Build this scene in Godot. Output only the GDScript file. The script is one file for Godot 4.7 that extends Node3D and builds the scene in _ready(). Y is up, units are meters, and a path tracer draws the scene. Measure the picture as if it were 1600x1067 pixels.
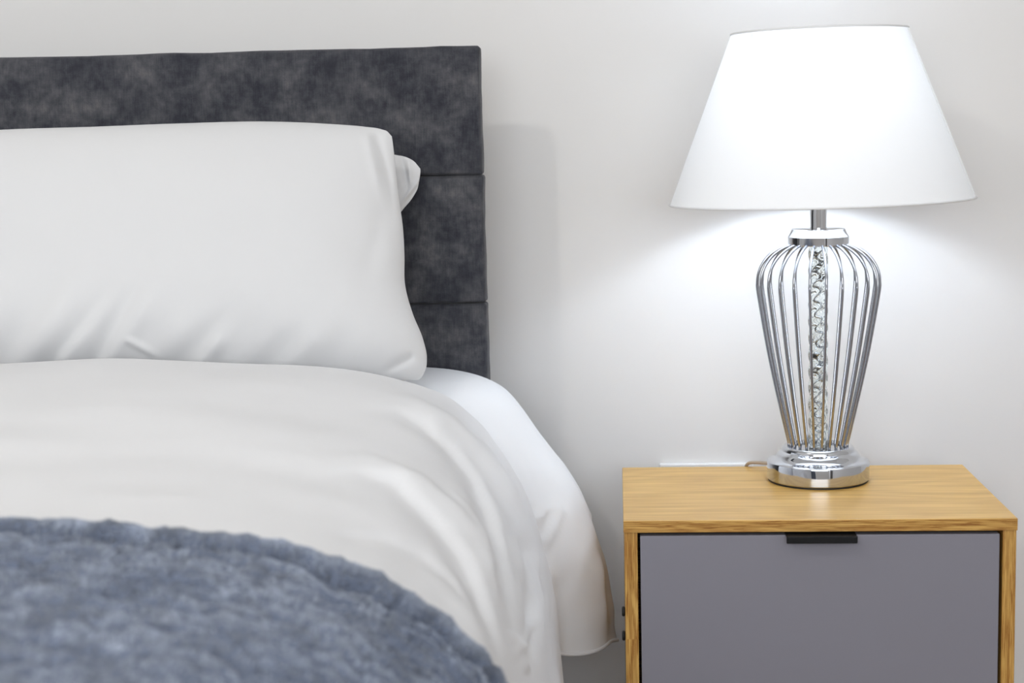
extends Node3D
# Bedside corner: upholstered bed, lamp on an oak nightstand, white wall.
# Wall face is z = -0.03, floor y = 0, x runs to the right, metres.

var used := {}
var M := {}
var eye := Vector3(-0.00344, 1.05372, 2.57519)
var lens_basis := Basis.from_euler(Vector3(-0.12609, 0.063805, -0.021713))
const FOCAL := 2616.37   # pixels, for a 1600 x 1067 frame

# ------------------------------------------------------------------ naming
func numbered(called: String) -> String:
	if not used.has(called):
		used[called] = 0
		return called
	used[called] += 1
	return "%s_%03d" % [called, used[called]]

func thing(called: String, label: String, category: String, at := Vector3.ZERO) -> Node3D:
	var o := Node3D.new()
	o.name = numbered(called)
	add_child(o)
	o.position = at
	o.set_meta("label", label)
	o.set_meta("category", category)
	return o

func obj(called: String, m: Mesh, mat: Material, parent: Node3D = null, at := Vector3.ZERO) -> MeshInstance3D:
	var o := MeshInstance3D.new()
	o.name = called if parent else numbered(called)
	o.mesh = m
	o.material_override = mat
	o.position = at
	o.cast_shadow = GeometryInstance3D.SHADOW_CASTING_SETTING_ON
	(parent if parent else self).add_child(o, true)
	return o

func tag(o: Node3D, label: String, category: String) -> void:
	o.set_meta("label", label)
	o.set_meta("category", category)

func struct(called: String, m: Mesh, mat: Material, at := Vector3.ZERO) -> MeshInstance3D:
	var o := obj(called, m, mat, null, at)
	o.set_meta("kind", "structure")
	return o

# ------------------------------------------------------------------ meshes
func ray(px: float, py: float) -> Vector3:
	return lens_basis * Vector3((px - 800.0) / FOCAL, -(py - 533.5) / FOCAL, -1.0)

func mesh_from(v: PackedVector3Array, idx: PackedInt32Array, uv := PackedVector2Array(), n := PackedVector3Array()) -> ArrayMesh:
	if n.is_empty():
		n.resize(v.size())
		for i in range(0, idx.size(), 3):
			var a := v[idx[i]]
			var f := (v[idx[i + 2]] - a).cross(v[idx[i + 1]] - a)
			n[idx[i]] += f
			n[idx[i + 1]] += f
			n[idx[i + 2]] += f
		for i in n.size():
			n[i] = n[i].normalized()
	var arr := []
	arr.resize(Mesh.ARRAY_MAX)
	arr[Mesh.ARRAY_VERTEX] = v
	arr[Mesh.ARRAY_NORMAL] = n
	arr[Mesh.ARRAY_INDEX] = idx
	if not uv.is_empty():
		arr[Mesh.ARRAY_TEX_UV] = uv
	var m := ArrayMesh.new()
	m.add_surface_from_arrays(Mesh.PRIMITIVE_TRIANGLES, arr)
	return m

# nu x nv vertices, row-major in v; flip turns the faces round
func grid_index(nu: int, nv: int, flip := false, base := 0) -> PackedInt32Array:
	var idx := PackedInt32Array()
	idx.resize((nu - 1) * (nv - 1) * 6)
	var k := 0
	for j in nv - 1:
		for i in nu - 1:
			var a := base + j * nu + i
			var b := a + 1
			var c := a + nu
			var d := c + 1
			if flip:
				idx[k] = a; idx[k + 1] = b; idx[k + 2] = c
				idx[k + 3] = b; idx[k + 4] = d; idx[k + 5] = c
			else:
				idx[k] = a; idx[k + 1] = c; idx[k + 2] = b
				idx[k + 3] = b; idx[k + 4] = c; idx[k + 5] = d
			k += 6
	return idx

# profile of (radius, height) from bottom to top turned round the y axis
func lathe(prof: Array, segs := 64) -> ArrayMesh:
	var st := SurfaceTool.new()
	st.begin(Mesh.PRIMITIVE_TRIANGLES)
	# points closer than 30 degrees of bend are smooth, others get a doubled ring
	var rings := []
	for i in prof.size():
		var p: Vector2 = prof[i]
		var n0 := Vector2.ZERO
		var n1 := Vector2.ZERO
		if i > 0:
			var d: Vector2 = (p - prof[i - 1]).normalized()
			n0 = Vector2(d.y, -d.x)
		if i < prof.size() - 1:
			var d: Vector2 = (prof[i + 1] - p).normalized()
			n1 = Vector2(d.y, -d.x)
		if i == 0:
			rings.append([p, n1])
		elif i == prof.size() - 1:
			rings.append([p, n0])
		elif n0.dot(n1) > 0.9:
			rings.append([p, (n0 + n1).normalized()])
		else:
			rings.append([p, n0])
			rings.append([p, n1])
	var v := PackedVector3Array()
	var n := PackedVector3Array()
	var uv := PackedVector2Array()
	for j in rings.size():
		for i in segs + 1:
			var a := TAU * i / segs
			var p: Vector2 = rings[j][0]
			var q: Vector2 = rings[j][1]
			v.append(Vector3(p.x * cos(a), p.y, p.x * sin(a)))
			n.append(Vector3(q.x * cos(a), q.y, q.x * sin(a)))
			uv.append(Vector2(float(i) / segs, p.y))
	return mesh_from(v, grid_index(segs + 1, rings.size(), true), uv, n)

func smooth_path(pts: Array, per := 8) -> PackedVector3Array:
	var out := PackedVector3Array()
	for i in pts.size() - 1:
		var a: Vector3 = pts[maxi(i - 1, 0)]
		var b: Vector3 = pts[i]
		var c: Vector3 = pts[i + 1]
		var d: Vector3 = pts[mini(i + 2, pts.size() - 1)]
		for k in per:
			out.append(b.cubic_interpolate(c, a, d, float(k) / per))
	out.append(pts[-1])
	return out

func tube(path: PackedVector3Array, r: float, sides := 8) -> ArrayMesh:
	var v := PackedVector3Array()
	var n := PackedVector3Array()
	var up := Vector3(0.31, 0.17, 0.93).normalized()
	for j in path.size():
		var t := (path[mini(j + 1, path.size() - 1)] - path[maxi(j - 1, 0)]).normalized()
		var s := t.cross(up).normalized()
		up = s.cross(t).normalized()
		for i in sides + 1:
			var a := TAU * i / sides
			var d := s * cos(a) + up * sin(a)
			v.append(path[j] + d * r)
			n.append(d)
	var idx := grid_index(sides + 1, path.size(), true)
	for e in [0, path.size() - 1]:
		var c := v.size()
		v.append(path[e])
		n.append((path[e] - path[1 if e == 0 else e - 1]).normalized())
		for i in sides:
			idx.append_array([c, e * (sides + 1) + i, e * (sides + 1) + i + 1])
	return mesh_from(v, idx, PackedVector2Array(), n)

# box with rounded edges; grain is the axis that u follows; bump(p, n) may move the surface
func rbox(size: Vector3, r: float, grain := 0, seg := 3, mid := 1, bump = null, uv_off := Vector2.ZERO) -> ArrayMesh:
	var h := size / 2.0
	var ax := []
	for k in 3:
		var c := PackedFloat32Array()
		for i in range(seg, 0, -1):
			c.append(-(h[k] - r) - r * tan(PI / 4 * i / seg))
		for i in mid + 1:
			c.append(lerpf(-(h[k] - r), h[k] - r, float(i) / mid))
		for i in range(1, seg + 1):
			c.append(h[k] - r + r * tan(PI / 4 * i / seg))
		ax.append(c)
	var v := PackedVector3Array()
	var n := PackedVector3Array()
	var uv := PackedVector2Array()
	var idx := PackedInt32Array()
	var inner := h - Vector3.ONE * r
	for k in 3:
		var a := (k + 1) % 3
		var b := (k + 2) % 3
		for side in [-1.0, 1.0]:
			var base := v.size()
			for y in ax[b]:
				for x in ax[a]:
					var p := Vector3.ZERO
					p[k] = side * h[k]
					p[a] = x
					p[b] = y
					var q := p.clamp(-inner, inner)
					var d := (p - q).normalized()
					var at := q + d * r
					if bump != null:
						at += bump.call(at, d)
					v.append(at)
					n.append(d)
					var gu := grain if grain != k else a
					var gv := a if gu == b else b
					uv.append(Vector2(at[gu], at[gv] + 0.37 * k) + uv_off)
			idx.append_array(grid_index(ax[a].size(), ax[b].size(), side < 0.0, base))
	if bump != null:
		return mesh_from(v, idx, uv)
	return mesh_from(v, idx, uv, n)

func cylinder(r: float, length: float, bevel: float, segs := 24) -> ArrayMesh:   # along y, from 0
	return lathe([Vector2(0, 0), Vector2(r - bevel, 0), Vector2(r, bevel), Vector2(r, length - bevel), Vector2(r - bevel, length), Vector2(0, length)], segs)

func noise(sd: int, freq: float, oct := 3, kind := FastNoiseLite.TYPE_SIMPLEX_SMOOTH) -> FastNoiseLite:
	var f := FastNoiseLite.new()
	f.seed = sd
	f.frequency = freq
	f.noise_type = kind
	f.fractal_octaves = oct
	if oct <= 1:
		f.fractal_type = FastNoiseLite.FRACTAL_NONE
	return f

# ------------------------------------------------------------------ materials
func std(color: Color, rough: float, metal := 0.0) -> StandardMaterial3D:
	var m := StandardMaterial3D.new()
	m.albedo_color = color
	m.roughness = rough
	m.metallic = metal
	return m

func oak_texture(sd: int, light: Color, dark: Color, pore: float, base: float, figure: float) -> ImageTexture:
	var w := 1024
	var h := 512
	var im := Image.create(w, h, false, Image.FORMAT_RGB8)
	var warp := noise(sd, 0.004, 2)
	var streak := noise(sd + 1, 0.02, 3)
	var fine := noise(sd + 2, 0.05, 2)
	for y in h:
		for x in w:
			var wv := warp.get_noise_2d(x * 0.55, y * 1.6)
			var ring := 0.5 + 0.5 * sin((y + wv * 95.0) * 0.11)
			var st := streak.get_noise_2d(x * 0.16, y * 4.0)
			var fi := fine.get_noise_2d(x * 0.22, y * 6.0)
			var t := clampf(base + figure * (0.18 * (ring - 0.5) + 0.36 * st + 0.10 * fi), 0.0, 1.0)
			t = clampf(t + pore * smoothstep(0.02, 0.35, fi) * (0.35 + ring * 0.65), 0.0, 1.0)
			im.set_pixel(x, y, light.lerp(dark, t))
	return ImageTexture.create_from_image(im)

func velvet_texture() -> ImageTexture:
	var w := 1024
	var big := noise(11, 0.010, 5).get_seamless_image(w, w)
	var mid := noise(12, 0.05, 4).get_seamless_image(w, w)
	var tiny := noise(13, 0.4, 1).get_seamless_image(w, w)
	var vert := noise(14, 0.05, 2)
	var im := Image.create(w, w, false, Image.FORMAT_RGB8)
	for y in w:
		for x in w:
			var t := 0.48 + 0.85 * (big.get_pixel(x, y).r - 0.5) + 0.50 * (mid.get_pixel(x, y).r - 0.5)
			t += 0.20 * (tiny.get_pixel(x, y).r - 0.5)
			t += 0.16 * vert.get_noise_2d(x * 9.0, y * 0.5) + 0.06 * vert.get_noise_2d(x * 0.5 + 900.0, y * 9.0)
			t = clampf(t, 0.0, 1.0)
			im.set_pixel(x, y, Color(0.115, 0.125, 0.165).lerp(Color(0.385, 0.382, 0.39), t))
	return ImageTexture.create_from_image(im)

func make_materials() -> void:
	M.wall = std(Color(0.915, 0.91, 0.905), 0.75)
	M.ceiling = std(Color(0.955, 0.955, 0.95), 0.9)
	M.floor = std(Color(0.60, 0.52, 0.44), 0.5)
	M.white_paint = std(Color(0.9, 0.9, 0.89), 0.45)
	M.white_plastic = std(Color(0.95, 0.95, 0.95), 0.25)
	M.cotton = std(Color(0.915, 0.915, 0.92), 0.9)
	M.sheet = std(Color(0.95, 0.955, 0.965), 0.9)
	M.pillowcase = std(Color(0.87, 0.87, 0.873), 0.9)
	M.velvet = std(Color.WHITE, 0.85)
	M.velvet.albedo_texture = velvet_texture()
	M.velvet.uv1_triplanar = true
	M.velvet.uv1_world_triplanar = true
	M.velvet.uv1_scale = Vector3.ONE * 1.15
	M.velvet.rim_enabled = true
	M.velvet.rim = 0.2
	M.velvet.rim_tint = 0.4
	M.chrome = std(Color(0.79, 0.80, 0.82), 0.06, 1.0)
	M.wire = std(Color(0.68, 0.69, 0.72), 0.12, 1.0)
	M.black = std(Color(0.10, 0.10, 0.105), 0.55)   # black rubber and felt
	M.handle = std(Color(0.10, 0.10, 0.105), 0.6)   # black powder-coated metal pull
	M.handle.metallic_specular = 0.3
	M.grey_front = std(Color(0.515, 0.51, 0.55), 0.42)
	M.oak_top = std(Color.WHITE, 0.36)
	M.oak_top.albedo_texture = oak_texture(3, Color(0.88, 0.72, 0.41), Color(0.57, 0.37, 0.11), 0.06, 0.20, 0.6)
	M.oak_edge = std(Color.WHITE, 0.5)
	M.oak_edge.albedo_texture = oak_texture(7, Color(0.88, 0.72, 0.41), Color(0.57, 0.37, 0.11), 0.9, 0.42, 1.0)
	M.oak_top.uv1_scale = Vector3(1.0, 2.0, 1.0)
	M.oak_edge.uv1_scale = Vector3(1.5, 5.0, 1.0)
	M.shade = std(Color(0.97, 0.97, 0.97), 0.9)
	M.shade.backlight_enabled = true
	M.shade.backlight = Color(0.45, 0.45, 0.45)
	M.shade.cull_mode = BaseMaterial3D.CULL_DISABLED
	M.trim = std(Color(0.92, 0.92, 0.92), 0.85)
	M.glass = std(Color(0.97, 0.99, 0.98, 0.0), 0.03)
	M.glass.transparency = BaseMaterial3D.TRANSPARENCY_ALPHA
	M.glass.refraction_enabled = true
	M.glass.refraction_scale = 0.05
	M.pane = std(Color(0.95, 0.97, 1.0, 0.06), 0.02)
	M.pane.transparency = BaseMaterial3D.TRANSPARENCY_ALPHA
	M.cable = std(Color(0.72, 0.66, 0.60), 0.5)
	M.fleece = std(Color(0.42, 0.455, 0.53), 0.95)  # darker than the pile, so gaps between tufts look shaded
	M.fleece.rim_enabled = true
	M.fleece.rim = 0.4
	M.hair = std(Color.WHITE, 0.8)
	M.hair.vertex_color_use_as_albedo = true
	M.hair.rim_enabled = true
	M.hair.rim = 0.3
	M.hair.cull_mode = BaseMaterial3D.CULL_DISABLED
	M.door = std(Color(0.16, 0.11, 0.08), 0.5)
	M.wood_leg = std(Color(0.1, 0.08, 0.07), 0.5)

func glow(color: Color, strength: float) -> StandardMaterial3D:
	var m := std(Color(0.95, 0.95, 0.95), 0.4)
	m.emission_enabled = true
	m.emission = color
	m.emission_energy_multiplier = strength
	return m

# ------------------------------------------------------------------ bed
# cross-section of the duvet, from the middle of the bed over the side: (x, y)
const DUVET := [Vector2(-0.97, 0.768), Vector2(-0.75, 0.768), Vector2(-0.57, 0.767), Vector2(-0.46, 0.763), Vector2(-0.37, 0.755), Vector2(-0.29, 0.742), Vector2(-0.228, 0.722), Vector2(-0.193, 0.695), Vector2(-0.165, 0.663), Vector2(-0.130, 0.605), Vector2(-0.107, 0.537), Vector2(-0.0935, 0.4776), Vector2(-0.085, 0.40), Vector2(-0.077, 0.334), Vector2(-0.070, 0.2)]
const SHEET_FLARED := [Vector2(-0.97, 0.715), Vector2(-0.6, 0.715), Vector2(-0.4, 0.715), Vector2(-0.29, 0.713), Vector2(-0.23, 0.706), Vector2(-0.186, 0.691), Vector2(-0.156, 0.667), Vector2(-0.121, 0.615), Vector2(-0.085, 0.567), Vector2(-0.0625, 0.529), Vector2(-0.0314, 0.453), Vector2(-0.0156, 0.386), Vector2(-0.0075, 0.313)]
const SHEET_CLOSE := [Vector2(-0.97, 0.715), Vector2(-0.6, 0.715), Vector2(-0.4, 0.715), Vector2(-0.33, 0.712), Vector2(-0.285, 0.702), Vector2(-0.25, 0.68), Vector2(-0.226, 0.645), Vector2(-0.202, 0.595), Vector2(-0.185, 0.545), Vector2(-0.172, 0.495), Vector2(-0.153, 0.43), Vector2(-0.142, 0.38), Vector2(-0.133, 0.335)]

func along(c: Array, t: float) -> Vector2:      # t in 0 .. size - 1
	var i := clampi(int(t), 0, c.size() - 2)
	var f := t - i
	var p: Vector2 = c[i]
	var q: Vector2 = c[i + 1]
	return p.cubic_interpolate(q, c[maxi(i - 1, 0)], c[mini(i + 2, c.size() - 1)], f)

# evenly spaced samples of a cross-section over the whole bed, mirrored at x = -0.97
func resample_half(c: Array, n: int, bend: float) -> PackedVector2Array:
	var dense := PackedVector2Array()
	for k in 1201:
		dense.append(along(c, (c.size() - 1) * k / 1200.0))
	var cum := PackedFloat32Array([0.0])
	for k in range(1, dense.size()):
		cum.append(cum[-1] + dense[k].distance_to(dense[k - 1]))
	var half := PackedVector2Array()
	var j := 0
	for k in n:
		var want := cum[-1] * (1.0 - pow(1.0 - k / (n - 1.0), bend))
		while j < cum.size() - 2 and cum[j + 1] < want:
			j += 1
		half.append(dense[j].lerp(dense[j + 1], clampf((want - cum[j]) / maxf(cum[j + 1] - cum[j], 1e-9), 0.0, 1.0)))
	return half

func resample(c: Array, n_left: int, n_right: int, bend := 1.0) -> PackedVector2Array:
	var out := PackedVector2Array()
	var half := resample_half(c, n_left, 1.0)
	for k in range(n_left - 1, 0, -1):
		out.append(Vector2(-1.94 - half[k].x, half[k].y))
	out.append_array(resample_half(c, n_right, bend))
	return out

var duvet_line: PackedVector2Array
var duvet_wave := noise(21, 2.2, 2)
var duvet_small := noise(22, 9.0, 3)
# folds running over the side of the bed: z on top, z on the side, width, height, x where they begin
const FOLDS := [
	[0.455, 0.47, 0.020, 0.006, -0.30], [0.515, 0.53, 0.018, -0.009, -0.27],
	[0.60, 0.61, 0.032, 0.010, -0.52], [0.655, 0.65, 0.020, -0.010, -0.50], [0.70, 0.69, 0.022, 0.006, -0.36],
	[0.79, 0.76, 0.034, 0.012, -0.55], [0.845, 0.81, 0.020, -0.010, -0.52], [0.90, 0.855, 0.020, 0.007, -0.34],
	[0.99, 0.93, 0.030, 0.010, -0.44], [1.035, 0.975, 0.018, -0.008, -0.42], [1.08, 1.03, 0.02, 0.004, -0.3]]

# creases of the hanging side, traced as lines: points, width on the left of the line, width on the right, height
const CREASES := [
	[[[540, 645], [620, 642], [662, 656], [705, 692], [744, 740], [764, 792], [780, 850], [793, 915], [802, 990]], 5.0, 20.0, -0.010],
	[[[520, 628], [640, 626], [705, 662], [752, 708], [787, 772], [806, 832], [816, 900], [822, 1000]], 10.0, 10.0, 0.007],
	[[[735, 652], [778, 740], [812, 800], [833, 860], [843, 937], [852, 1067]], 4.0, 11.0, 0.008],
	[[[752, 712], [792, 795], [815, 862], [826, 940], [832, 1067]], 8.0, 9.0, -0.006],
	[[[430, 752], [560, 738], [620, 752], [657, 785], [696, 823], [728, 868], [757, 920], [776, 985], [788, 1060]], 5.0, 22.0, -0.010],
	[[[430, 724], [570, 720], [652, 754], [707, 800], [747, 850], [777, 912], [797, 985]], 10.0, 10.0, 0.006],
	[[[470, 856], [540, 838], [600, 840], [660, 866], [705, 906], [740, 960]], 8.0, 24.0, -0.006],
	[[[690, 760], [730, 800], [758, 850], [778, 905]], 6.0, 8.0, 0.004],
	[[[795, 980], [818, 1018], [826, 1055]], 5.0, 5.0, 0.005], [[[800, 1030], [822, 1000], [835, 965]], 4.0, 5.0, 0.004],
	[[[640, 880], [700, 920], [745, 985], [770, 1050]], 14.0, 14.0, 0.004]]
const SHEET_CREASES := [
	[[[868, 775], [872, 800], [864, 828], [851, 856]], 4.0, 4.0, 0.006], [[[826, 818], [846, 806], [868, 786]], 4.0, 5.0, 0.004], [[[858, 790], [856, 815], [846, 842]], 5.0, 5.0, -0.005],
	[[[850, 868], [862, 905], [872, 980], [880, 1040]], 6.0, 10.0, 0.007], [[[884, 880], [888, 940], [890, 1000]], 8.0, 8.0, -0.004], [[[930, 850], [938, 910], [943, 985]], 5.0, 10.0, 0.005],
	[[[900, 775], [920, 800], [934, 808]], 4.0, 4.0, 0.004], [[[820, 690], [850, 760], [880, 800]], 14.0, 14.0, -0.004]]

func crease_height(at: Vector3, lines: Array) -> float:
	if at.z > 2.0 or at.x < -0.7:
		return 0.0
	var p := to_pixel(at)
	var sum := 0.0
	for c in lines:
		var pts: Array = c[0]
		var best := 1e9
		var side := 1.0
		var place := 0.0
		for k in pts.size() - 1:
			var a := Vector2(pts[k][0], pts[k][1])
			var b := Vector2(pts[k + 1][0], pts[k + 1][1])
			var q := seg_dist(p, a, b)
			if q.x < best:
				best = q.x
				side = (b - a).cross(p - a)
				place = (k + q.y) / (pts.size() - 1.0)
		var w: float = c[1] if side < 0.0 else c[2]
		if best < 3.0 * w:
			sum += c[3] * exp(-best * best / (w * w)) * smoothstep(0.0, 0.3, place) * smoothstep(1.0, 0.8, place)
	return sum

func duvet_at(i: int, z: float, folds := 1.0) -> Array:      # [point, outward direction]
	var p := duvet_line[i]
	var q := duvet_line[mini(i + 1, duvet_line.size() - 1)] - duvet_line[maxi(i - 1, 0)]
	var out := Vector2(-q.y, q.x).normalized()
	var top := smoothstep(0.58, 0.74, p.y)
	var y := p.y - top * 0.045 * smoothstep(0.48, 1.1, z)
	var d := 0.0
	var side := smoothstep(0.72, 0.60, p.y)
	var mx := p.x if p.x > -0.97 else -1.94 - p.x
	for f in FOLDS:
		var zc: float = lerpf(f[0], f[1], side) + 0.03 * duvet_wave.get_noise_2d(p.x * 1.3, p.y * 1.3 + f[0] * 9.0)
		var wd: float = f[2]
		if absf(z - zc) < wd * 3.0:
			var on := smoothstep(f[4], f[4] + 0.16, mx) * lerpf(0.38, 1.0 - 0.35 * smoothstep(0.6, 0.3, p.y), smoothstep(0.73, 0.66, p.y))
			d += (0.12 if p.x > -0.97 else 1.0) * f[3] * on * exp(-pow((z - zc) / wd, 2.0))
	d += 0.006 * duvet_wave.get_noise_2d(p.x * 1.0 + 30.0, z * 1.6)
	d += 0.0022 * duvet_small.get_noise_3d(p.x * 0.5, p.y * 0.9, z) * (0.35 + side)
	d *= folds
	if folds == 1.0:
		d += crease_height(Vector3(p.x, y, z), CREASES)
	return [Vector3(p.x + out.x * d, y + out.y * d, z), Vector3(out.x, out.y, 0.0)]

func make_duvet() -> void:
	var n := duvet_line.size()
	var v := PackedVector3Array()
	var rows := 0
	var z0 := 0.452
	var rho := 0.020
	# rolled upper edge: from the underside round to the top
	for k in 12:
		var a := lerpf(-PI / 2, PI / 2, k / 11.0)
		for i in n:
			var d := duvet_at(i, z0 + 0.012)
			var c: Vector3 = d[0] - d[1] * rho
			v.append(c + d[1] * rho * sin(a) + Vector3(0, 0, -rho * 0.9 * cos(a)))
		rows += 1
	for k in range(1, 340):
		var z := z0 + 0.012 + (2.16 - z0) * pow(k / 339.0, 1.2)
		for i in n:
			v.append(duvet_at(i, z)[0])
		rows += 1
	# foot end and sides close under
	for i in n:
		var d := duvet_at(i, 2.17)
		v.append(d[0] - d[1] * 0.03)
	rows += 1
	var o := obj("duvet", mesh_from(v, grid_index(n, rows)), M.cotton)
	tag(o, "plain white cotton duvet with soft folds spread over the bed", "duvet")

func make_sheet() -> void:
	var a := resample(SHEET_FLARED, 60, 230, 1.3)
	var b := resample(SHEET_CLOSE, 60, 230, 1.3)
	var n := a.size()
	var wob := noise(31, 9.0, 2)
	var v := PackedVector3Array()
	var rows := 0
	var hem := PackedVector3Array()
	for k in 121:
		var z := 0.174 + 0.62 * pow(k / 120.0, 1.8)
		var f := 1.0 - smoothstep(0.20, 0.40, z)
		for i in n:
			var p := b[i].lerp(a[i], f)
			var low := smoothstep(0.62, 0.35, p.y)
			var d := 0.006 * low * sin((z - 0.17) * 62.0 + p.y * 6.0) * smoothstep(0.18, 0.25, z)
			d += 0.004 * wob.get_noise_3d(p.x, p.y, z) * smoothstep(0.70, 0.6, p.y)
			d += 0.006 * low * smoothstep(0.21, 0.18, z) * -1.0
			d += 0.7 * crease_height(Vector3(p.x, p.y, z), SHEET_CREASES)
			var s := 1.0 if p.x > -0.97 else -1.0
			var at := Vector3(p.x + s * d, p.y - 0.03 * smoothstep(0.42, 0.55, z) * (1.0 - low) + 0.004 * low * sin(z * 60.0), z)
			v.append(at)
			if i == n - 1 and z < 0.5:
				hem.append(at)
		rows += 1
	var t := thing("bed_sheet", "smooth white bed sheet hanging loose toward the nightstand with a stitched hem", "sheet")
	obj("cloth", mesh_from(v, grid_index(n, rows)), M.sheet, t)
	obj("hem", tube(hem, 0.0028, 8), M.sheet, t)

func make_bed() -> void:
	var t := thing("bed", "bed with a dark grey velvet headboard of stacked horizontal panels", "bed", Vector3(-0.97, 0, 0))
	var back := obj("headboard", rbox(Vector3(1.50, 1.10, 0.012), 0.004), M.velvet, t, Vector3(0, 0.61, 0.130))
	var lump := noise(41, 5.0, 3)
	var fine := noise(42, 16.0, 2)
	var tops := [1.1728, 0.9893, 0.8045, 0.6197, 0.435]
	for k in 4:
		var h: float = tops[k] - tops[k + 1] - 0.0006
		var w: float = 1.551 + 0.002 * k
		var bump := func(p: Vector3, d: Vector3) -> Vector3:
			var edge := pow(clampf(1.0 - pow(absf(p.y) / (h / 2.0), 6.0), 0.0, 1.0), 0.7)
			var out := Vector3.ZERO
			out.z += 0.005 * edge * maxf(d.z, 0.0)
			var q := p + Vector3(0, k * 7.0, 0)
			out += d * (0.0013 * lump.get_noise_3d(q.x, q.y, q.z * 2.0) + 0.0009 * fine.get_noise_3d(q.x, q.y, q.z))
			return out
		obj("headboard_panel", rbox(Vector3(w, h, 0.032), 0.0045, 0, 4, 60, bump), M.velvet, back, Vector3(0, (tops[k] + tops[k + 1]) / 2.0 - 0.61, 0.150 - 0.130))
	obj("mattress", rbox(Vector3(1.42, 0.24, 1.93), 0.05, 0, 5), M.cotton, t, Vector3(0, 0.548, 1.145))
	obj("bed_base", rbox(Vector3(1.42, 0.30, 1.93), 0.02), M.velvet, t, Vector3(0, 0.295, 1.145))
	for x in [-0.66, 0.66]:
		for z in [0.25, 1.95]:
			obj("leg", cylinder(0.03, 0.15, 0.004), M.wood_leg, t, Vector3(x, 0, z))

# wrinkles of the front pillow, drawn as lines on the photograph: x0, y0, x1, y1, width px, height m
const WRINKLES := [
	[70, 575, 200, 430, 16, -0.0055], [100, 560, 200, 436, 11, 0.0045], [140, 572, 232, 408, 13, -0.0050], [172, 566, 260, 430, 12, 0.0030],
	[0, 560, 110, 400, 26, -0.0050], [30, 570, 150, 400, 20, 0.0030], [275, 572, 368, 472, 18, -0.0045], [318, 566, 356, 514, 10, 0.0040], [345, 566, 420, 470, 22, -0.0025],
	[205, 534, 250, 560, 6, 0.0035], [410, 572, 480, 500, 18, -0.0030], [455, 574, 520, 500, 14, 0.0022], [510, 578, 560, 490, 20, -0.0022],
	[590, 215, 618, 320, 10, -0.0040], [575, 215, 600, 320, 9, 0.0025], [600, 330, 560, 480, 18, -0.0020], [640, 560, 590, 585, 8, -0.0030],
	[500, 330, 610, 430, 22, -0.0018], [80, 330, 200, 240, 30, -0.0020], [240, 520, 330, 430, 20, -0.0020]]

func seg_dist(p: Vector2, a: Vector2, b: Vector2) -> Vector2:    # (distance, place along)
	var ab := b - a
	var t := clampf((p - a).dot(ab) / ab.length_squared(), 0.0, 1.0)
	return Vector2(p.distance_to(a + ab * t), t)

func to_pixel(p: Vector3) -> Vector2:
	var q := lens_basis.transposed() * (p - eye)
	return Vector2(800.0 + FOCAL * q.x / -q.z, 533.5 - FOCAL * q.y / -q.z)

func curve_at(c: Array, t: float) -> float:      # smooth curve through points sorted by x
	var k := 0
	while k < c.size() - 2 and t > c[k + 1].x:
		k += 1
	var p: Vector2 = c[k]
	var q: Vector2 = c[k + 1]
	return cubic_interpolate_in_time(p.y, q.y, c[maxi(k - 1, 0)].y, c[mini(k + 2, c.size() - 1)].y, clampf((t - p.x) / (q.x - p.x), 0.0, 1.0), q.x - p.x, c[maxi(k - 1, 0)].x - p.x, c[mini(k + 2, c.size() - 1)].x - p.x) if k > 0 and k < c.size() - 2 else lerpf(p.y, q.y, clampf((t - p.x) / (q.x - p.x), 0.0, 1.0))

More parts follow.
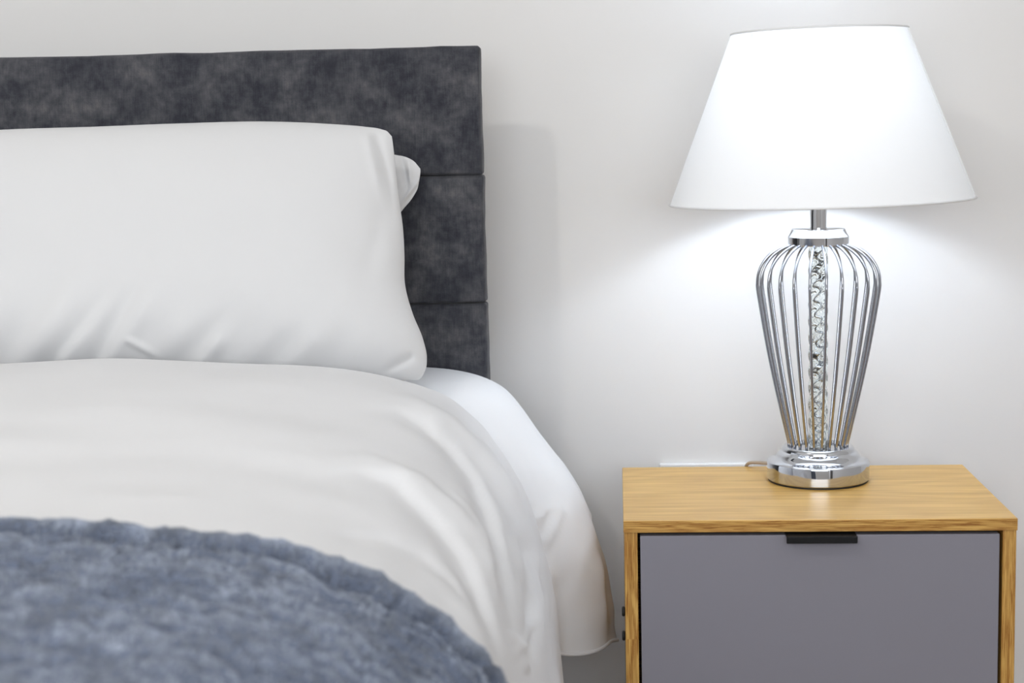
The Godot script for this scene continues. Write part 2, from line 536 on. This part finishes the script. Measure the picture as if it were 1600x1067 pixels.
func pillow_mesh(foot: Vector3, head: Vector3, right_px: Array, top_px: Array, x_left: float, thick: float, wrinkles: Array, sd: int) -> ArrayMesh:
	# the pillow's middle plane runs from foot to head (both on x = 0), its outline lies in it
	var up := (head - foot).normalized()
	var height := (head - foot).length()
	var face := Vector3.RIGHT.cross(up).normalized()
	var on := func(px: float, py: float) -> Vector2:
		var d := ray(px, py)
		var k := (foot - eye).dot(face) / d.dot(face)
		var w := eye + d * k - foot
		return Vector2(w.x, w.dot(up))
	var rc := []
	for q in right_px:
		rc.append(on.call(q[0], q[1]))
	var tc := []
	for q in top_px:
		tc.append(on.call(q[0], q[1]))
	for k in rc.size():
		rc[k] = Vector2(rc[k].y, rc[k].x)
	var tcs := tc
	var nu := 200
	var nv := 130
	var soft := noise(sd, 3.0, 2)
	var v := PackedVector3Array()
	var count := 0
	for side in [1.0, -1.0]:
		for j in nv:
			var tv: float = (1.0 - cos(PI * j / (nv - 1))) / 2.0
			for i in nu:
				var tu: float = (1.0 - cos(PI * i / (nu - 1))) / 2.0
				# outline: right side by height, top by width
				var y: float = tv * height
				var x := 0.0
				for turn in 3:
					x = lerpf(x_left, curve_at(rc, y), tu)
					y = tv * curve_at(tcs, x)
				var a := pow(clampf(1.0 - pow(absf(2.0 * tu - 1.0), 5.0), 0.0, 1.0), 0.62)
				var b := pow(clampf(1.0 - pow(absf(2.0 * tv - 1.0), 3.2), 0.0, 1.0), 0.62)
				var hgt := thick * a * b * (1.05 - 0.25 * tv)
				hgt += 0.006 * soft.get_noise_2d(x * 1.2, y * 1.2) * a * b
				var at: Vector3 = foot + Vector3(x, 0, 0) + up * y + face * side * hgt
				if side > 0.0 and a * b > 0.02:
					var pp := to_pixel(at)
					var d := 0.0
					for w in wrinkles:
						var sdist := seg_dist(pp, Vector2(w[0], w[1]), Vector2(w[2], w[3]))
						if sdist.x < w[4] * 2.6:
							d += 1.35 * w[5] * exp(-pow(sdist.x / w[4], 2.0)) * (1.0 - 0.85 * smoothstep(0.45, 1.0, sdist.y))
					at += face * d * minf(1.0, a * b * 4.0)
				v.append(at)
		count += 1
	var idx := grid_index(nu, nv, true)
	idx.append_array(grid_index(nu, nv, false, nu * nv))
	return mesh_from(v, idx)

func make_pillows() -> void:
	var back := pillow_mesh(Vector3(0, 0.72, 0.222), Vector3(0, 1.062, 0.215),
		[[630, 600], [620, 480], [614, 370], [624, 335], [640, 312], [652, 290], [657, 268], [656, 250]],
		[[-60, 215], [200, 212], [560, 225], [600, 238], [618, 242], [636, 246], [649, 254], [657, 264]], -0.96, 0.032, [[627, 246, 640, 305, 5, -0.0045], [640, 250, 640, 296, 4, 0.004], [654, 283, 626, 322, 3.5, 0.006], [650, 296, 622, 330, 4, -0.004]], 52)
	var o := obj("pillow", back, M.pillowcase)
	tag(o, "white pillow tucked behind, only its corner showing against the headboard", "pillow")
	var front := pillow_mesh(Vector3(0, 0.722, 0.362), Vector3(0, 1.064, 0.292),
		[[648, 597], [656, 592], [664, 580], [667, 560], [661, 530], [645, 490], [633, 445], [632, 400], [630, 360], [622, 300], [617, 250], [613, 218], [611, 205]],
		[[-120, 212], [0, 203], [150, 198], [280, 193], [420, 190], [520, 194], [570, 198], [596, 202], [606, 206], [613, 214]], -0.985, 0.074, WRINKLES, 51)
	o = obj("pillow", front, M.pillowcase)
	tag(o, "large plump white pillow leaning upright in front of the headboard", "pillow")

func make_throw() -> void:
	var n := duvet_line.size()
	var z0 := 1.255
	var z1 := 1.98
	var lump := noise(61, 26.0, 3)
	var row_wob := noise(62, 14.0, 2)
	var first := 0
	var ni := n - 24
	var v := PackedVector3Array()
	var rows := 0
	var depth := []
	for k in 8:
		depth.append([0.0, lerpf(-PI / 2, PI / 2, k / 7.0)])
	for k in range(1, 150):
		depth.append([(z1 - z0) * k / 149.0, 0.0])
	first = 12
	for dd in depth:
		for i in range(first, first + ni):
			var t: float = dd[0]
			var mz := z0 + 0.010 * row_wob.get_noise_2d(i * 0.02, 3.0) - 0.03 * smoothstep(0.64, 0.5, duvet_line[i].y)
			var d := duvet_at(i, mz + t, 0.55)
			var q: Vector3 = d[0]
			var nn: Vector3 = d[1]
			var roll := 0.0105
			var h := 0.014
			if t == 0.0:
				var a: float = dd[1]
				var wv := 1.0 + 0.14 * lump.get_noise_2d(i * 0.022, 1.0)
				v.append(q + nn * (0.006 + roll * wv * (1.0 + sin(a))) + Vector3(0, 0, -roll * wv * cos(a)))
				continue
			h = 0.007 + 2.0 * roll * (1.0 - smoothstep(0.006, 0.026, t)) + 0.017 * smoothstep(0.030, 0.050, t)
			var ripple := sin((t + 0.012 * row_wob.get_noise_2d(q.x * 3.0, t * 3.0)) * TAU / 0.026 + 1.4 * row_wob.get_noise_2d(q.x * 2.5, 7.0 + t))
			h += 0.0042 * ripple * smoothstep(0.03, 0.06, t) + (0.004 * lump.get_noise_3d(q.x, q.y, q.z) + 0.006 * row_wob.get_noise_3d(q.x, q.y + 5.0, q.z)) * smoothstep(0.028, 0.06, t)
			v.append(q + nn * h)
		rows += 1
	var t := thing("throw_blanket", "fluffy blue-grey fleece throw with a rolled edge laid across the duvet", "blanket")
	var m := mesh_from(v, grid_index(ni, rows))
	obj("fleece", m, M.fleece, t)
	# pile: short tufts of fibre leaning with the nap
	var nrm: PackedVector3Array = m.surface_get_arrays(0)[Mesh.ARRAY_NORMAL]
	var st := SurfaceTool.new()
	st.begin(Mesh.PRIMITIVE_TRIANGLES)
	var rb := RandomNumberGenerator.new()
	rb.seed = 5
	for k in 5:
		var a := rb.randf() * TAU
		var lean := Vector3(cos(a), 0, sin(a)) * rb.randf_range(0.15, 0.5)
		var root := Vector3(rb.randf_range(-0.25, 0.25), 0, rb.randf_range(-0.25, 0.25))
		var s := Vector3(-sin(a), 0, cos(a)) * 0.10
		var p0 := root
		var p1 := root + lean * 0.35 + Vector3(0, 0.6, 0)
		var p2 := root + lean + Vector3(0, 1.0, 0)
		for q in [p0 - s, p1 - s * 0.8, p0 + s, p0 + s, p1 - s * 0.8, p1 + s * 0.8, p1 - s * 0.8, p2, p1 + s * 0.8]:
			st.add_vertex(q)
	st.generate_normals()
	var mm := MultiMesh.new()
	mm.transform_format = MultiMesh.TRANSFORM_3D
	mm.use_colors = true
	mm.mesh = st.commit()
	var total := 220000
	mm.instance_count = total
	var rng := RandomNumberGenerator.new()
	rng.seed = 77
	var nap := noise(63, 7.0, 3)
	var nap2 := noise(64, 22.0, 3)
	for k in total:
		var fi := rng.randf_range(0, ni - 1.001)
		if rng.randf() < 0.75:
			fi = rng.randf_range((ni - 1) * 0.45, ni - 1.001)
		var fj := rng.randf_range(1.0, rows - 1.001)
		if rng.randf() < 0.12:
			fj = rng.randf_range(1.0, 18.0)
		elif rng.randf() < 0.6:
			fj = rng.randf_range(8.0, rows * 0.66)
		var at := int(fj) * ni + int(fi)
		var p := v[at].lerp(v[at + 1], fi - int(fi)).lerp(v[at + ni].lerp(v[at + ni + 1], fi - int(fi)), fj - int(fj))
		var up := nrm[at]
		var ang := 3.0 * nap.get_noise_3dv(p) * 1.6 + 1.2
		var dir := Vector3(cos(ang), 0, sin(ang)) * (0.7 + 0.5 * nap2.get_noise_3dv(p))
		var y := (up + (dir - up * dir.dot(up)) * 0.8 + Vector3(rng.randf_range(-0.35, 0.35), rng.randf_range(-0.1, 0.3), rng.randf_range(-0.35, 0.35))).normalized()
		var x := y.cross(Vector3(rng.randf_range(-1, 1), 0.3, rng.randf_range(-1, 1))).normalized()
		var zz := x.cross(y)
		var wide := 0.0036
		var clump := nap2.get_noise_3dv(p)
		var tall := rng.randf_range(0.0045, 0.0075) * (1.0 + 0.9 * clump)
		var th := (z1 - z0) * (fj - 7.0) / 149.0
		if th > 0.05:
			tall *= 0.8 + 0.4 * sin((th + 0.012 * row_wob.get_noise_2d(p.x * 3.0, th * 3.0)) * TAU / 0.026 + 1.4 * row_wob.get_noise_2d(p.x * 2.5, 7.0 + th))
		if fj > 11.0 and fj < 15.0:
			tall *= 0.4
		tall = maxf(tall, 0.002)
		mm.set_instance_transform(k, Transform3D(Basis(x * wide, y * tall, zz * wide), p - up * 0.0012))
		var c := rng.randf_range(0.85, 1.2) * (1.0 + 0.6 * clump)
		mm.set_instance_color(k, Color(0.335 * c, 0.37 * c, 0.445 * c))
	var mi := MultiMeshInstance3D.new()
	mi.name = "fleece_pile"
	mi.multimesh = mm
	mi.material_override = M.hair
	mi.set_meta("kind", "stuff")
	t.add_child(mi, true)

# ------------------------------------------------------------------ nightstand and lamp
func make_nightstand() -> void:
	var z0 := 0.117
	var dp := 0.343
	var t := thing("nightstand", "oak nightstand with a grey drawer front and black edge handle", "nightstand", Vector3(0.25, 0, z0 + dp / 2))
	var top := obj("top_panel", rbox(Vector3(0.5, 0.0155, dp), 0.0012, 0, 2, 1, null, Vector2(0.4, 0.2)), M.oak_top, t, Vector3(0, 0.55 - 0.00775, 0))
	obj("edge_band", rbox(Vector3(0.4992, 0.0146, 0.0012), 0.0003, 0, 1, 1, null, Vector2(0.3, 0.61)), M.oak_edge, top, Vector3(0, -0.0004, dp / 2))
	for s in [-1.0, 1.0]:
		var p := obj("side_panel", rbox(Vector3(0.0170, 0.4845, dp - 0.004), 0.0008, 1, 2, 1, null, Vector2(0.1 + s * 0.2, 0.3)), M.oak_edge, t, Vector3(s * (0.25 - 0.0095), 0.05 + 0.24225, 0))
		if s < 0.0:
			for q in [[973, 955], [973, 993]]:
				var c := obj("screw_cap", cylinder(0.0065, 0.0045, 0.0012, 20), M.black, p)
				c.rotation = Vector3(0, 0, PI / 2)
				var d := ray(q[0], q[1])
				var h := eye + d * ((0.425 - eye.z) / d.z)
				c.position = Vector3(-0.0084, h.y - 0.29225, 0.425 - z0 - dp / 2)
	obj("bottom_panel", rbox(Vector3(0.464, 0.0155, dp - 0.006), 0.0008, 0, 2), M.oak_edge, t, Vector3(0, 0.06, 0))
	obj("back_panel", rbox(Vector3(0.464, 0.466, 0.006), 0.0008, 0, 1), M.oak_edge, t, Vector3(0, 0.3, -dp / 2 + 0.006))
	for k in 2:
		var yt := 0.5297 - 0.233 * k
		var fr := obj("drawer_front", rbox(Vector3(0.4565, 0.2285, 0.016), 0.0009, 0, 2), M.grey_front, t, Vector3(-0.0003, yt - 0.11425, dp / 2 - 0.0095))
		# folded metal pull hooked over the upper edge
		obj("handle", rbox(Vector3(0.0895, 0.0022, 0.030), 0.0009, 0, 2), M.handle, fr, Vector3(0.0025, 0.11425 + 0.0004, 0.008))
		obj("handle_lip", rbox(Vector3(0.0895, 0.0088, 0.0024), 0.001, 0, 2), M.handle, fr, Vector3(0.0025, 0.11425 + 0.0004 - 0.0038, 0.008 + 0.0142))
		obj("drawer_box", rbox(Vector3(0.430, 0.18, 0.29), 0.002, 0, 1), M.grey_front, fr, Vector3(0.0003, -0.012, -0.008 - 0.1455))
	for x in [-0.22, 0.22]:
		for z in [-0.13, 0.13]:
			obj("leg", cylinder(0.014, 0.053, 0.002), M.black, t, Vector3(x, 0, z))

func make_lamp() -> void:
	var at := Vector3(0.2775, 0.55, 0.215)
	var t := thing("table_lamp", "chrome wire cage table lamp with white cone shade lit on the nightstand", "lamp", at)
	obj("felt_pad", cylinder(0.0702, 0.003, 0.0005, 64), M.black, t)
	obj("base", lathe([Vector2(0.0, 0.0026), Vector2(0.0705, 0.0026), Vector2(0.0717, 0.0040), Vector2(0.0717, 0.0265), Vector2(0.0712, 0.0285), Vector2(0.0698, 0.0298), Vector2(0.0672, 0.0308),
		Vector2(0.0640, 0.0318), Vector2(0.0612, 0.0336), Vector2(0.0590, 0.0362), Vector2(0.0572, 0.0388), Vector2(0.0548, 0.0412), Vector2(0.0522, 0.0424), Vector2(0.0512, 0.0432), Vector2(0.0508, 0.0458),
		Vector2(0.0497, 0.0480), Vector2(0.0478, 0.0496), Vector2(0.0452, 0.0502), Vector2(0.0428, 0.0498), Vector2(0.0420, 0.0488), Vector2(0.0414, 0.0462), Vector2(0.0, 0.0455)], 96), M.chrome, t)
	obj("collar", lathe([Vector2(0.0, 0.3345), Vector2(0.0418, 0.3345), Vector2(0.0424, 0.3352), Vector2(0.0424, 0.3458), Vector2(0.0421, 0.3464), Vector2(0.0414, 0.3470), Vector2(0.0392, 0.3505), Vector2(0.0376, 0.3545), Vector2(0.0370, 0.3562), Vector2(0.0362, 0.3568), Vector2(0.0, 0.3574)], 72), M.chrome, t)
	obj("neck", lathe([Vector2(0.0112, 0.3570), Vector2(0.0112, 0.455), Vector2(0.0, 0.455)], 40), M.chrome, t)
	var prof := [Vector3(0.0392, 0.3355, 0), Vector3(0.0520, 0.3310, 0), Vector3(0.0660, 0.3222, 0), Vector3(0.0765, 0.3105, 0), Vector3(0.0828, 0.2975, 0), Vector3(0.0849, 0.2835, 0), Vector3(0.0836, 0.2650, 0), Vector3(0.0700, 0.1850, 0), Vector3(0.0540, 0.1090, 0), Vector3(0.0390, 0.0440, 0)]
	var wire := tube(smooth_path(prof, 7), 0.0019, 10)
	for k in 24:
		var w := obj("cage_wire", wire, M.wire, t)
		w.rotation.y = TAU * (k + 0.5) / 24.0 - PI / 2 - 0.119
	# twisted clear rod in the middle, round a thin metal core
	var gv := PackedVector3Array()
	var segs := 60
	var rws := 260
	for j in rws:
		var y := lerpf(0.0462, 0.3340, j / (rws - 1.0))
		for i in segs + 1:
			var a := TAU * i / segs
			var lobe := a * 5.0 + (y - 0.046) * 265.0
			var r := 0.0125 + 0.0013 * sin(lobe)
			gv.append(Vector3(r * cos(a), y, r * sin(a)))
	var gi := grid_index(segs + 1, rws, true)
	for e in [0, rws - 1]:
		var c := gv.size()
		gv.append(Vector3(0, gv[e * (segs + 1)].y, 0))
		for i in segs:
			if e == 0:
				gi.append_array([c, i, i + 1])
			else:
				gi.append_array([c, e * (segs + 1) + i + 1, e * (segs + 1) + i])
	var rod := obj("glass_column", mesh_from(gv, gi), M.glass, t)
	var helix := PackedVector3Array()
	for j in 240:
		var y := lerpf(0.050, 0.331, j / 239.0)
		var a := (y - 0.046) * -310.0
		helix.append(Vector3(0.0036 * cos(a), y, 0.0036 * sin(a)))
	obj("twisted_core", tube(helix, 0.0016, 6), M.chrome, rod)
	# shade
	var yb := 0.3955
	var yt := 0.628
	var sh := obj("lamp_shade", lathe([Vector2(0.2090, yb), Vector2(0.1870, lerpf(yb, yt, 0.25)), Vector2(0.1645, lerpf(yb, yt, 0.5)), Vector2(0.1422, lerpf(yb, yt, 0.75)), Vector2(0.1200, yt)], 128), M.shade, t)
	for e in [[0.2092, yb], [0.1200, yt]]:
		var ring := PackedVector3Array()
		for k in 129:
			ring.append(Vector3(e[0] * cos(TAU * k / 128), e[1], e[0] * sin(TAU * k / 128)))
		obj("trim", tube(ring, 0.0015, 8), M.trim, sh)
	var sa := 0.36
	obj("seam", tube(PackedVector3Array([Vector3(0.2094 * cos(sa), yb, 0.2094 * sin(sa)), Vector3(0.1204 * cos(sa), yt, 0.1204 * sin(sa))]), 0.0008, 6), M.shade, sh)
	for k in 3:
		var a := TAU * k / 3 + 0.4
		obj("shade_arm", tube(PackedVector3Array([Vector3(0.016 * cos(a), 0.452, 0.016 * sin(a)), Vector3(0.08 * cos(a), 0.575, 0.08 * sin(a)), Vector3(0.1195 * cos(a), 0.622, 0.1195 * sin(a))]), 0.0014, 6), M.wire, sh)
	sh.rotation = Vector3(0, 0, 0.013)
	sh.position.x = 0.0085
	# bulb and its holder
	obj("bulb_holder", cylinder(0.017, 0.05, 0.002, 32), M.white_plastic, t, Vector3(0, 0.440, 0))
	var cool := Color(0.89, 0.94, 1.0)
	var globe := [Vector2(0.0, 0.480), Vector2(0.013, 0.481), Vector2(0.014, 0.490)]
	for k in 15:
		var a := lerpf(-1.2, PI / 2, k / 14.0)
		globe.append(Vector2(0.040 * cos(a), 0.540 + 0.040 * sin(a)))
	obj("bulb", lathe(globe, 40), glow(cool, 1.5), t)
	var l := OmniLight3D.new()
	l.name = "bulb_light"
	l.position = Vector3(0, 0.540, 0)
	l.light_color = cool
	l.light_energy = LAMP
	l.light_size = 0.038
	l.omni_range = 8.0
	l.omni_attenuation = 2.0
	l.shadow_enabled = true
	t.add_child(l)
	# mains lead over the back of the nightstand
	var lead := smooth_path([Vector3(-0.050, 0.010, -0.045), Vector3(-0.066, 0.0118, -0.060), Vector3(-0.083, 0.0090, -0.082), Vector3(-0.091, 0.0045, -0.0965), Vector3(-0.0945, -0.006, -0.106), Vector3(-0.10, -0.04, -0.13), Vector3(-0.105, -0.072, -0.19), Vector3(-0.106, -0.075, -0.212)], 8)
	obj("power_lead", tube(lead, 0.0026, 10), M.cable, t)
	obj("plug", rbox(Vector3(0.05, 0.05, 0.028), 0.008), M.white_plastic, t, Vector3(-0.106, -0.075, -0.221))

func make_socket() -> void:
	var t := thing("wall_socket", "white double wall socket peeking over the back of the nightstand", "socket", Vector3(0.132, 0.484, -0.03))
	var p := obj("face_plate", rbox(Vector3(0.147, 0.086, 0.010), 0.003), M.white_plastic, t, Vector3(0, 0, 0.0052))
	for x in [-0.028, 0.028]:
		obj("rocker_switch", rbox(Vector3(0.011, 0.020, 0.004), 0.001), M.white_plastic, p, Vector3(x, 0.022, 0.006))

# ------------------------------------------------------------------ room
const LAMP := 0.089

func make_room() -> void:
	var x0 := -2.45
	var x1 := 1.55
	var z1 := 4.4
	var hh := 2.4
	var th := 0.2
	var cx := (x0 + x1) / 2
	var w := x1 - x0
	var bx := func(s: Vector3) -> ArrayMesh:
		return rbox(s, 0.001, 0, 1)
	struct("floor", bx.call(Vector3(w + 2 * th, th, z1 + 2 * th + 0.06)), M.floor, Vector3(cx, -th / 2, z1 / 2))
	struct("ceiling", bx.call(Vector3(w + 2 * th, th, z1 + 2 * th + 0.06)), M.ceiling, Vector3(cx, hh + th / 2, z1 / 2))
	struct("wall_back", bx.call(Vector3(w + 2 * th, hh, th)), M.wall, Vector3(cx, hh / 2, -th / 2 - 0.03))
	struct("wall_left", bx.call(Vector3(th, hh, z1 + 0.03)), M.wall, Vector3(x0 - th / 2, hh / 2, z1 / 2 - 0.015))
	struct("wall_right", bx.call(Vector3(th, hh, z1 + 0.03)), M.wall, Vector3(x1 + th / 2, hh / 2, z1 / 2 - 0.015))
	# front wall, opened for an unseen window that is placed for fill light
	var front := CSGBox3D.new()
	front.size = Vector3(w + 2 * th, hh, th)
	front.position = Vector3(cx, hh / 2, z1 + th / 2)
	front.material = M.wall
	front.name = "wall_front"
	var hole := CSGBox3D.new()
	hole.operation = CSGShape3D.OPERATION_SUBTRACTION
	hole.size = Vector3(WIN.size.x, WIN.size.y, th * 2)
	hole.position = Vector3(WIN.get_center().x - cx, WIN.get_center().y - hh / 2, 0)
	hole.material = M.wall
	hole.name = "opening"
	front.add_child(hole)
	front.set_meta("kind", "structure")
	add_child(front)
	var c := WIN.get_center()
	var win := Node3D.new()  # unseen window, placed and widened for even fill on wall and bed
	win.name = "fill_window_1"
	win.position = Vector3(c.x, c.y, z1 + 0.08)
	win.set_meta("kind", "structure")
	add_child(win)
	for s in [-1.0, 0.0, 1.0]:
		obj("frame_post", rbox(Vector3(0.06, WIN.size.y, 0.06), 0.004), M.white_paint, win, Vector3(s * (WIN.size.x / 2 - 0.03), 0, 0))
	for s in [-1.0, 1.0]:
		obj("frame_rail", rbox(Vector3(WIN.size.x - 0.12, 0.06, 0.06), 0.004), M.white_paint, win, Vector3(0, s * (WIN.size.y / 2 - 0.03), 0))
		obj("pane", rbox(Vector3(WIN.size.x / 2 - 0.09, WIN.size.y - 0.12, 0.006), 0.001, 0, 1), M.pane, win, Vector3(s * (WIN.size.x / 4 - 0.015 * 0 ), 0, 0))
	var d := Node3D.new()  # unseen door, added as a dark shape for the chrome to reflect
	d.name = "door_1"
	d.position = Vector3(x1 - 0.022, 0, 3.2)
	d.rotation.y = PI / 2
	d.set_meta("kind", "structure")
	add_child(d)
	obj("door_leaf", rbox(Vector3(0.76, 1.98, 0.04), 0.003), M.door, d, Vector3(0, 0.995, 0))
	for s in [-1.0, 1.0]:
		obj("door_jamb", rbox(Vector3(0.07, 2.05, 0.042), 0.003), M.white_paint, d, Vector3(s * 0.42, 1.025, 0))
	obj("door_head", rbox(Vector3(0.77, 0.06, 0.042), 0.003), M.white_paint, d, Vector3(0, 2.02, 0))
	var kn := obj("door_knob", cylinder(0.025, 0.05, 0.008), M.chrome, d, Vector3(-0.32, 1.0, -0.02))
	kn.rotation.x = -PI / 2

const WIN := Rect2(-1.35, 0.95, 2.8, 1.3)

func make_ceiling_light() -> void:
	var warm := Color(1.0, 0.99, 0.972)
	var t := thing("ceiling_light", "round white flush ceiling light above the bed", "ceiling light", Vector3(-1.05, 2.4, 1.83))
	obj("mount", lathe([Vector2(0, -0.03), Vector2(0.055, -0.03), Vector2(0.06, -0.025), Vector2(0.06, 0.0), Vector2(0, 0)], 40), M.white_plastic, t)
	obj("lamp_globe", lathe([Vector2(0, -0.150), Vector2(0.025, -0.146), Vector2(0.047, -0.130), Vector2(0.058, -0.105), Vector2(0.060, -0.085), Vector2(0.055, -0.06), Vector2(0.042, -0.04), Vector2(0.035, -0.03)], 40), glow(warm, 1.5), t)
	var l := OmniLight3D.new()
	l.name = "globe_light"
	l.position = Vector3(0, -0.09, 0)
	l.light_color = warm
	l.light_energy = CEILING
	l.light_size = 0.04
	l.omni_range = 12.0
	l.omni_attenuation = 2.0
	l.shadow_enabled = true
	t.add_child(l)

const CEILING := 0.54
const WINDOW_FILL := 5.7

func _ready() -> void:
	# camera
	var cam := Camera3D.new()
	cam.name = "camera"
	var at := CameraAttributesPhysical.new()
	at.frustum_focal_length = 12.0 * FOCAL / 533.5
	at.frustum_focus_distance = 2.28
	at.exposure_aperture = 5.2
	at.frustum_near = 0.05
	at.frustum_far = 60.0
	cam.attributes = at
	cam.transform = Transform3D(lens_basis, eye)
	cam.current = true
	add_child(cam)
	cam.fov = rad_to_deg(2.0 * atan(533.5 / FOCAL))
	# sky and exposure
	var env := Environment.new()
	env.background_mode = Environment.BG_SKY
	var sky := Sky.new()
	var sm := ProceduralSkyMaterial.new()
	sm.sky_top_color = Color(0.62, 0.72, 0.86)
	sm.sky_horizon_color = Color(0.86, 0.89, 0.93)
	sm.ground_horizon_color = Color(0.6, 0.6, 0.58)
	sm.ground_bottom_color = Color(0.4, 0.4, 0.38)
	sm.sun_angle_max = 0.0
	sky.sky_material = sm
	env.sky = sky
	env.tonemap_mode = Environment.TONE_MAPPER_LINEAR
	env.tonemap_exposure = 1.03
	env.sdfgi_enabled = true
	env.ssao_enabled = true
	env.ssil_enabled = true
	var we := WorldEnvironment.new()
	we.name = "surroundings"
	we.environment = env
	add_child(we)
	# soft frontal fill, added as an area light at the unseen rear window
	var day := AreaLight3D.new()
	day.name = "window_fill"
	day.area_size = WIN.size - Vector2(0.1, 0.1)
	day.area_normalize_energy = true
	day.light_energy = WINDOW_FILL
	day.light_color = Color(0.97, 0.985, 1.0)
	day.area_range = 12.0
	day.area_attenuation = 2.0
	day.shadow_enabled = true
	day.position = Vector3(WIN.get_center().x, WIN.get_center().y, 4.38)
	add_child(day)
	make_materials()
	make_room()
	make_ceiling_light()
	make_bed()
	make_nightstand()
	make_lamp()
	make_sheet()
	duvet_line = resample(DUVET, 80, 260, 1.35)
	make_duvet()
	make_pillows()
	duvet_line = resample(DUVET, 170, 170)
	make_throw()
	make_socket()
